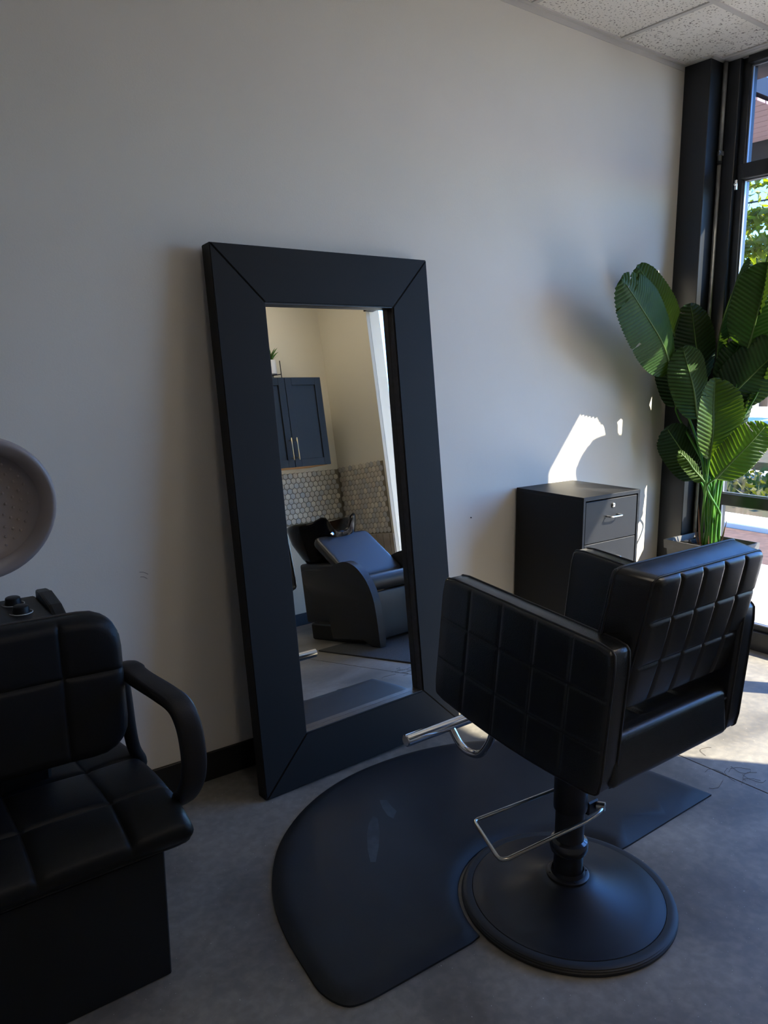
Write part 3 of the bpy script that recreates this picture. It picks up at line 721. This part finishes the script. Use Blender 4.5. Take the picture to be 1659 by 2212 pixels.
LV = [('a', (3.589, 2.340, 1.494), (3.006, 2.240, 1.897), 0.289, LEAF, (-.35, -.92, .15), 0.05, .10, 0, ((.93, 1, 9), (.5, -1, 3), (.86, 1, 3))),
      ('b', (3.747, 2.420, 1.637), (3.346, 2.400, 1.998), 0.195, LEAF, CAMDIR, .04, .1, 0, ((.93, -1, 4),)),
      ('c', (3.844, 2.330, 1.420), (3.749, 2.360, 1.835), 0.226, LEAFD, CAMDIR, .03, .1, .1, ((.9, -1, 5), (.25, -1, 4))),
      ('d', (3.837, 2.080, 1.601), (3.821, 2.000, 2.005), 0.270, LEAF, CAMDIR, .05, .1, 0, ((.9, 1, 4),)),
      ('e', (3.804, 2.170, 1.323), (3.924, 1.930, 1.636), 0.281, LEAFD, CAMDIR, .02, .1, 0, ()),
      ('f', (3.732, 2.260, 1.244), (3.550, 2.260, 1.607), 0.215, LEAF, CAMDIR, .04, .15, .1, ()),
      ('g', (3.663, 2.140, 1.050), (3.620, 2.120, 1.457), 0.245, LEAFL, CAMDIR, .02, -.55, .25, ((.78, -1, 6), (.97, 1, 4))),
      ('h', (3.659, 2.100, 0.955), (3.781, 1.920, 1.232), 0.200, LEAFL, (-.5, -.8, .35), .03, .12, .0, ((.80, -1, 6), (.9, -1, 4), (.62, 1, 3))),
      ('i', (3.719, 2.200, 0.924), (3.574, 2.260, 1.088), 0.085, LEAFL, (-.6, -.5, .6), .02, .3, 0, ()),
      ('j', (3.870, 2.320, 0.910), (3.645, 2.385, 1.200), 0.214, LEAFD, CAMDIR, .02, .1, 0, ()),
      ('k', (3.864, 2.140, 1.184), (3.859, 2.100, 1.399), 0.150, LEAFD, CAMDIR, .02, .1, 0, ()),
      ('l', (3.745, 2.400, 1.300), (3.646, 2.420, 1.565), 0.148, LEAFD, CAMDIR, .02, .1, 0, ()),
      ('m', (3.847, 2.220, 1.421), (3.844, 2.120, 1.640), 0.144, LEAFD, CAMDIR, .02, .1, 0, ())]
LV += [('n', (3.87, 2.08, 1.75), (3.90, 1.93, 2.33), .30, LEAFD, (-.5, .6, .6), .05, .1, 0, ()),  # extra leaves, mostly out of view, added to shade the wall from the sun
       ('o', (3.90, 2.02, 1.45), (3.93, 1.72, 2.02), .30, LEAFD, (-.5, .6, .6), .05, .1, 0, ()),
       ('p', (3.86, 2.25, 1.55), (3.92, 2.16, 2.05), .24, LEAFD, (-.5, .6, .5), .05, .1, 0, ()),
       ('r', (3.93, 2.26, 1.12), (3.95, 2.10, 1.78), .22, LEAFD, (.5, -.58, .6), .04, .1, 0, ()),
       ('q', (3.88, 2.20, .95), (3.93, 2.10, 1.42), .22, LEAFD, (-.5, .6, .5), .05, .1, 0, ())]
rs = random.Random(11)
for k, (nm, bs, tp, W, m, nh, cv, fd, ro, te) in enumerate(LV):
    p0, d0 = leaf(bs, tp, W, m, nh, cv, fd, ro, te, seed=k)
    gx, gy = cx + rs.uniform(-.045, .045), cy + .01 + rs.uniform(-.045, .045)
    mid = Vector((gx, gy, .55)).lerp(p0, .55); mid.x = gx + (p0.x - gx) * .28; mid.y = gy + (p0.y - gy) * .28
    pth = smoothpath([(gx, gy, .5605), (gx + (p0.x - gx) * .08, gy + (p0.y - gy) * .08, .72), mid, p0 - d0 * .06, p0 + d0 * .01], 6)
    obj('stem', tube(bmesh.new(), pth, .007, 8, radii=[.0085 * (1 - .45 * i / len(pth)) for i in range(len(pth))]), STEMM, pn, True)
for k in range(7):
    t = k * .9; gx, gy = cx + .05 * math.cos(t), cy + .01 + .05 * math.sin(t); hh = (.09, .20, .12, .26, .10, .08, .18)[k]
    pth = smoothpath([(gx, gy, .5605), (gx + .015 * math.cos(t), gy + .015 * math.sin(t), .54 + hh * .5), (gx + .03 * math.cos(t), gy + .03 * math.sin(t), .54 + hh)], 5)
    nn = len(pth); obj('sheath', tube(bmesh.new(), pth, .012, 7, ry=.006, radii=[.014 * (1 - .9 * i / (nn - 1)) for i in range(nn)]), SHEATH, pn, True)

# ------------------------------------------------------------------ what the mirror shows: tiled corner, cabinet, shampoo chair, rug
def hexgrid(parent, plane, u0, u1, v0, v1, pitch=.050, seed=1, ragged=0):
    rn = random.Random(seed); r = pitch / 2 / math.cos(math.pi / 6) * .90; mes = []
    for m in HEX:
        bm = bmesh.new(); th = .006
        pts = [(r * math.sin(math.pi / 3 * i), r * math.cos(math.pi / 3 * i)) for i in range(6)]
        prism(bm, pts, 'x' if plane == 'x' else 'y', 0, -th if plane == 'x' else th, bevel=.001, seg=1)
        me = bpy.data.meshes.new('tile'); bmesh.ops.recalc_face_normals(bm, faces=bm.faces[:]); bm.to_mesh(me); bm.free(); me.materials.append(m); mes.append(me)
    row = 0; v = v1 - r; cnt = 0
    while v > v0:
        u = u0 + pitch / 2 + (pitch / 2 if row % 2 else 0)
        while u < u1 - pitch / 2 + .001:
            if cnt < 290:
                o = bpy.data.objects.new('tile', rn.choice(mes)); COL.objects.link(o); o.parent = parent; cnt += 1
                o.location = (4.0 - .001, u, v) if plane == 'x' else (u, YP + .001, v)
            u += pitch
        v -= pitch * math.cos(math.pi / 6) ; row += 1
bs = obj('tile_grout', B(3.25, 3.998, YP, YP + .003, .85, 1.295), GROUT, wf)
hexgrid(wf, 'y', 3.26, 3.995, .86, 1.30, seed=4)
obj('tile_grout', B(3.997, 4.0, YP, -.195, .69, 1.30), GROUT, wp)
hexgrid(wp, 'x', YP + .012, -.18, .69, 1.31, seed=5)
for k in range(8):
    y = YP + .003 + k * .088
    obj('plank', B(3.988, 4.0, y, min(y + .085, -.175), .0, .688, bevel=.002), WOODP, wp)

wc = thing('wall_cabinet', 'dark navy wall cabinet with two doors and brass bar pulls above the hex tiles', 'cabinet')
cz0, cz1, cxl, cxr = 1.330, 2.065, 2.995, 3.708
obj('body', B(cxl, cxr, YP + .001, -.545, cz0 + .004, cz1, bevel=.002), NAVY, wc)
obj('underside', B(cxl + .018, cxr - .018, YP + .02, -.56, cz0 - .001, cz0 + .004), ORANGEW, wc)
for (xa, xb, hx) in ((cxl + .002, 3.349, 3.325), (3.353, cxr - .002, 3.378)):
    bm = bmesh.new(); y0_, y1_ = -.544, -.524; s = .062
    box(bm, xa, xa + s, y0_, y1_, cz0, cz1 - .002, bevel=.0015); box(bm, xb - s, xb, y0_, y1_, cz0, cz1 - .002, bevel=.0015)
    box(bm, xa + s, xb - s, y0_, y1_, cz0, cz0 + s, bevel=.0015); box(bm, xa + s, xb - s, y0_, y1_, cz1 - .002 - s, cz1 - .002, bevel=.0015)
    box(bm, xa + s, xb - s, y0_, y1_ - .011, cz0 + s, cz1 - s)
    dr = obj('door', bm, NAVY, wc)
    bm = bmesh.new(); tube(bm, [(hx, -.494, 1.385), (hx, -.494, 1.568)], .005, 10)
    for z in (1.405, 1.548): tube(bm, [(hx, -.524, z), (hx, -.494, z)], .004, 8)
    obj('handle', bm, BRASS, dr, True)
sp = thing('potted_fern', 'small green fern in a white pot on top of the navy cabinet', 'plant')
fx, fy = 3.315, -.66
obj('pot', lathe(bmesh.new(), [(.048, 2.108), (.054, 2.112), (.056, 2.225), (.051, 2.226), (.050, 2.19), (0, 2.19)], (fx, fy, 0), n=32), POTW, sp, True, 40)
rf = random.Random(5)
for k in range(26):
    t = k * 2.4; rr_ = rf.uniform(.05, .13); hh = rf.uniform(.07, .19); lean = rf.uniform(.6, 1)
    pa = [Vector((fx, fy, 2.20)) + Vector((math.cos(t) * rr_ * s * lean, math.sin(t) * rr_ * s * lean, hh * (s - .35 * s * s * lean * 1.4))) for s in (0, .25, .5, .75, 1)]
    bm = bmesh.new(); sd_ = Vector((-math.sin(t), math.cos(t), 0)); prv = None
    for i, p in enumerate(pa):
        wd = (.004, .010, .013, .009, .001)[i]; cur = (bm.verts.new(p - sd_ * wd), bm.verts.new(p + sd_ * wd))
        if prv: bm.faces.new((prv[0], prv[1], cur[1], cur[0]))
        prv = cur
    obj('frond', bm, FERN, sp, True)
stn = thing('plant_stand', 'thin black wire stand holding the white pot on the navy cabinet', 'stand'); s = .062
for sx in (-1, 1):
    for sy in (-1, 1): obj('leg', tube(bmesh.new(), [(fx + sx * s, fy + sy * s, cz1), (fx + sx * s, fy + sy * s, 2.215)], .004, 8), RUBBER, stn)
bm = bmesh.new()
for A, Bq in (((-1, -1), (1, 1)), ((-1, 1), (1, -1))): tube(bm, [(fx + A[0] * s, fy + A[1] * s, 2.104), (fx + Bq[0] * s, fy + Bq[1] * s, 2.104)], .004, 8)
obj('cross_brace', bm, RUBBER, stn)

rg = obj('floor_rug', B(2.80, 3.94, .29, 1.30, .0005, .010, bevel=.003), RUG); tag(rg, 'dark charcoal textured floor mat in front of the shampoo chair', 'rug')

sh = thing('shampoo_chair', 'black backwash shampoo chair with a glossy black ceramic bowl by the tiled corner', 'chair')
side = [(.735, .012), (.735, .20), (.722, .34), (.675, .452), (.60, .535), (.52, .578), (.45, .592), (.37, .583), (.28, .558), (.20, .538), (.10, .530), (-.02, .535), (-.11, .52), (-.08, .42), (.05, .34), (.16, .30), (.19, .20), (.19, .035), (.56, .062), (.64, .012)]
sd3 = [(p.x, p.y) for p in smoothpath([(a_, b__, 0) for a_, b__ in side[:16]], 4)] + side[16:]
for xa, nm in ((3.0, 'side_panel'), (3.56, 'side_panel')):
    bm = prism(bmesh.new(), sd3, 'x', xa, xa + .055, bevel=.010, seg=3); obj(nm, bm, SHAMP, sh, True, 45)
def PSs(a, b, o): return Vector((3.065 + a, .615 - b, .43 - .05 * b / .5 + o))
pad('seat', SHAMP, sh, PSs, .485, .50, .055, .06, .05, .03, step=.05)
def PF(a, b, o): return Vector((3.075 + a, .575 + o, .03 + b))
pad('front_panel', SHAMP, sh, PF, .465, .33, .02, .02, .01, .02, step=.08)
def PBs(a, b, o):
    v = b / .52; return Vector((3.06 + a + .02 * v * 0, .40 - .40 * v - o * -.55, .43 + .31 * v + o * .80))
pad('backrest', SHAMP, sh, PBs, .50, .52, .045, .03, .03, .05, step=.05)
bm = bmesh.new(); BC = Vector((3.30, -.20, 0))
# bowl: oval basin with a neck notch at the front rim
NB = 48; lv = []
for (rx, ry, z, dip) in ((.10, .12, .50, 0), (.17, .20, .60, 0), (.235, .27, .72, 0), (.255, .30, .835, 1), (.258, .305, .865, 1), (.245, .29, .875, 1), (.225, .265, .86, 1), (.20, .23, .75, .6), (.14, .16, .66, 0), (.02, .02, .64, 0)):
    row = []
    for i in range(NB):
        t = 2 * math.pi * i / NB; dd = abs((t - math.pi / 2 + math.pi) % (2 * math.pi) - math.pi)
        nz = dip * -.085 * math.exp(-(dd / .38) ** 4); lob = dip * .035 * math.exp(-((dd - .62) / .22) ** 2); slope = dip * -.03 * max(0, -math.sin(t))
        ins = 1 - .12 * dip * math.exp(-(dd / .4) ** 4)
        row.append(bm.verts.new(BC + Vector((rx * math.cos(t) * 1.0, ry * math.sin(t) * ins, z + nz + lob + slope))))
    lv.append(row)
for A, Bq in zip(lv, lv[1:]):
    for i in range(NB): bm.faces.new((A[i], A[(i + 1) % NB], Bq[(i + 1) % NB], Bq[i]))
bm.faces.new(lv[0][::-1]); bm.faces.new(lv[-1])
obj('wash_bowl', bm, CERAM, sh, True, 60)
obj('drain_knob', lathe(bmesh.new(), [(.012, 0), (.015, .004), (.011, .010), (0, .011)], (3.20, .070, .775), (0, 1, .5), 20), CHROME, sh, True, 40)
obj('bowl_pedestal', B(3.14, 3.46, -.34, .12, .10, .56, bevel=.02, seg=2), SHAMP, sh)
obj('base_box', B(3.06, 3.56, -.16, .50, 0, .12, bevel=.01), PLASTIC, sh)

# small marks
nl = obj('wall_nail', lathe(bmesh.new(), [(.003, 0), (.003, .004), (0, .005)], (2.391, D, .841), (0, -1, 0), 8), RUBBER); tag(nl, 'tiny dark nail left in the pale wall right of the mirror', 'nail')
MARK = mat('grey_wall_mark', (0.42, 0.40, 0.38), 0.8)
for (xa, za), (xb, zb) in (((0.862, 0.834), (0.891, 0.822)), ((0.864, 0.817), (0.887, 0.807))):
    bm = bmesh.new(); tube(bm, smoothpath([(xa, D, za), ((xa + xb) / 2, D, (za + zb) / 2 + .003), (xb, D, zb)], 4), .0014, 5); obj('scuff', bm, MARK, wb)
bm = bmesh.new(); rh = random.Random(9)
for k in range(9):
    p = Vector((2.62 + rh.uniform(-.05, .14), 1.40 + rh.uniform(-.09, .12), .0015)); a0 = rh.uniform(0, 6); pts = [p]
    for i in range(9): a0 += rh.uniform(-.2, .75) * (1 if k % 2 else -1); pts.append(pts[-1] + Vector((math.cos(a0), math.sin(a0), 0)) * .012)
    tube(bm, pts, .0006, 4)
o = obj('hair_clippings', bm, HAIR); tag(o, 'loose dark hair clippings on the concrete beside the floor joint', 'hair', kind='stuff')

# ------------------------------------------------------------------ outdoors
PAVE = mat('pale_pavement', (0.82, 0.77, 0.69), 0.8, col2=(0.75, 0.705, 0.64), nscale=3)
MULCH = mat('brown_mulch', (0.06, 0.032, 0.025), 0.9, col2=(0.10, 0.055, 0.042), nscale=14)
GRASS = mat('dry_grass', (0.035, 0.034, 0.010), 0.9, col2=(0.07, 0.042, 0.018), nscale=2.5)
ASPH = mat('street', (0.5, 0.47, 0.43), 0.85)
CURB = mat('concrete_curb', (0.62, 0.60, 0.56), 0.8)
gr = obj('ground', B(4.10, 140, -60, 90, -.5, -.16), ASPH); gr['kind'] = 'structure'
pv = thing('pavement', kind='structure')
for i in range(2):
    for j in range(-4, 8):
        obj('slab', B(4.14 + i * .99, 4.14 + i * .99 + .98, j * 1.2 - .6, j * 1.2 + .59, -.16, -.06, bevel=.004), PAVE, pv)
def strip(name, label, cat, xa, xb, z, m, y0_=-12, y1_=24):
    o = obj(name, B(xa, xb, y0_, y1_, -.3, z, bevel=.01), m); tag(o, label, cat); return o
strip('mulch_bed', 'strip of reddish brown mulch beside the pavement outside', 'garden bed', 6.14, 7.40, -.08, MULCH)
strip('curb', 'pale concrete curb between the mulch strip and the dry grass', 'curb', 7.41, 7.95, -.03, CURB)
gbed = strip('grass_bed', 'bed of dry brown and green grass beyond the pale curb', 'garden bed', 7.96, 10.89, -.05, GRASS)
strip('sidewalk', 'white sunlit sidewalk beyond the nearer grass bed', 'sidewalk', 10.9, 11.4, 0.0, CURB)
strip('grass_bank', 'wide brown-green bank between sidewalk and street', 'garden bed', 12.0, 20.5, .05, GRASS)
strip('far_curb', 'narrow pale curb at the far edge of the bank', 'curb', 20.5, 22.0, .12, CURB)
def leaves(name, parent, n, cfun, sz, m, seed):
    rn = random.Random(seed); vs = []; fs = []
    for k in range(n):
        c = Vector(cfun(rn)); s = sz * rn.uniform(.6, 1.3)
        u = Vector((rn.gauss(0, 1), rn.gauss(0, 1), rn.gauss(0, 1))).normalized(); v = u.orthogonal().normalized(); v = Matrix.Rotation(rn.uniform(0, 6), 3, u) @ v; w_ = u.cross(v)
        i = len(vs); vs += [c - v * s, c - w_ * s * .5 + u * s * .1, c + v * s, c + w_ * s * .5 + u * s * .1]; fs.append((i, i + 1, i + 2, i + 3))
    me = bpy.data.meshes.new(name); me.from_pydata([tuple(p) for p in vs], [], fs); me.materials.append(m)
    o = bpy.data.objects.new(name, me); COL.objects.link(o); o.parent = parent; o['kind'] = 'stuff'; return o
VINE = mat('vine_leaf', (0.09, 0.10, 0.003), 0.6, col2=(0.025, 0.045, 0.003), nscale=1.5, trans=0.4)
TREEL = mat('tree_leaf', (0.006, 0.016, 0.006), 0.6, col2=(0.012, 0.026, 0.007), nscale=1.2, trans=0.25)
BARK = mat('bark', (0.10, 0.07, 0.05), 0.9, bump=.6, bscale=30)
# vine on wires
vt = thing('vine_trellis', 'yellow-green vine hanging on wires outside the window', 'vine')
for y in (2.4, 9.8): obj('post', tube(bmesh.new(), [(11.6, y, -.05), (11.6, y, 4.3)], .05, 10), BARK, vt, True)
for z in (2.2, 2.75, 3.3, 3.95): obj('wire', tube(bmesh.new(), [(11.6, 2.4, z), (11.6, 6, z - .04), (11.6, 9.8, z)], .012, 6), RUBBER, vt, True)
def vinef(rn):
    z = rn.choice((2.2, 2.75, 3.3, 3.7)); return (11.6 + rn.gauss(0, .12), rn.uniform(2.6, 9.6), z - abs(rn.gauss(0, .17)) + .08)
leaves('foliage', vt, 9000, vinef, .085, VINE, 3)
leaves('foliage', vt, 1000, lambda rn: (11.6 + rn.gauss(0, .15), rn.uniform(2.6, 9.6), 4.15 + rn.gauss(0, .16)), .08, VINE, 4)
def tree(name, label, x, y, h, r, m, n, seed):
    t = thing(name, label, 'tree')
    obj('trunk', tube(bmesh.new(), [(x, y, -.1), (x + .1, y + .05, h * .5), (x, y, h * .8)], .18, 10, radii=[.18, .14, .06]), BARK, t, True)
    blobs = []; rn = random.Random(seed)
    for k in range(16): blobs.append(Vector((x + rn.gauss(0, r * .45), y + rn.gauss(0, r * .45), h * .62 + rn.gauss(0, h * .17))))
    def f(rq):
        b = rq.choice(blobs); return b + Vector((rq.gauss(0, 1), rq.gauss(0, 1), rq.gauss(0, 1))).normalized() * r * .42 * rq.uniform(.7, 1)
    leaves('crown', t, n, f, .12, m, seed + 50)
tree('shade_tree', 'dark green bushy tree behind the vine, nearest the window jamb', 25, 17.0, 6.0, 2.2, TREEL, 9000, 21)
tree('shade_tree', 'dark green bushy tree in the middle, farther back behind the vine', 33, 17.0, 7.6, 2.4, TREEL, 9000, 23)
tree('shade_tree', 'dark green bushy tree behind the vine, further right', 25.5, 9.0, 6.2, 2.2, TREEL, 9000, 22)
# grass tufts and a white house far away
leaves('grass_tufts', gbed, 5000, lambda rn: (rn.uniform(8.45, 10.6), rn.uniform(-1, 9), -.05 + abs(rn.gauss(0, .10))), .07, mat('tuft', (0.05, 0.05, 0.012), .8, trans=.15), 8)
hs = thing('far_house', 'long low white building far behind the street', 'building')
obj('wall', B(46, 52, 6, 52, -.2, 2.2), CURB, hs)
rfm = mat('red_roof', (0.35, 0.12, 0.10), .8)
bm = prism(bmesh.new(), [(45.6, 2.2), (49, 3.4), (52.4, 2.2)], 'y', 5.6, 52.4); obj('roof', bm, rfm, hs)
# neighbouring canopy: planked soffit, dark beams
cp = thing('porch_canopy', 'pink planked porch soffit with a dark fascia seen through the upper pane', 'canopy')
SOFF = mat('pink_soffit_paint', (0.55, 0.38, 0.38), .7)
for k in range(9):
    obj('plank', B(4.62 + k * .105, 4.62 + k * .105 + .098, 2.62, 7.0, 3.055, 3.075, bevel=.003), SOFF, cp)
obj('inner_beam', B(4.15, 4.60, 2.62, 7.0, 2.98, 3.10), ALU, cp)
obj('fascia', B(5.565, 5.62, 2.62, 7.0, 2.90, 3.30), mat('grey_fascia', (0.09, 0.10, 0.10), .6), cp)
obj('roof_deck', B(4.15, 5.62, 2.62, 7.0, 3.10, 3.20), ALU, cp)
obj('post', B(5.5, 5.6, 6.8, 6.9, -.08, 2.95), ALU, cp)
ev = obj('sun_block_eave', B(4.14, 4.62, -6, 2.60, H + .10, H + .25), ALU); ev['kind'] = 'structure'  # overhang added above the window to block sun from the upper panes
rf_ = obj('roof', B(X0 - .3, 4.14, Y0 - .3, D + .3, H + .13, H + .25), ALU); rf_['kind'] = 'structure'
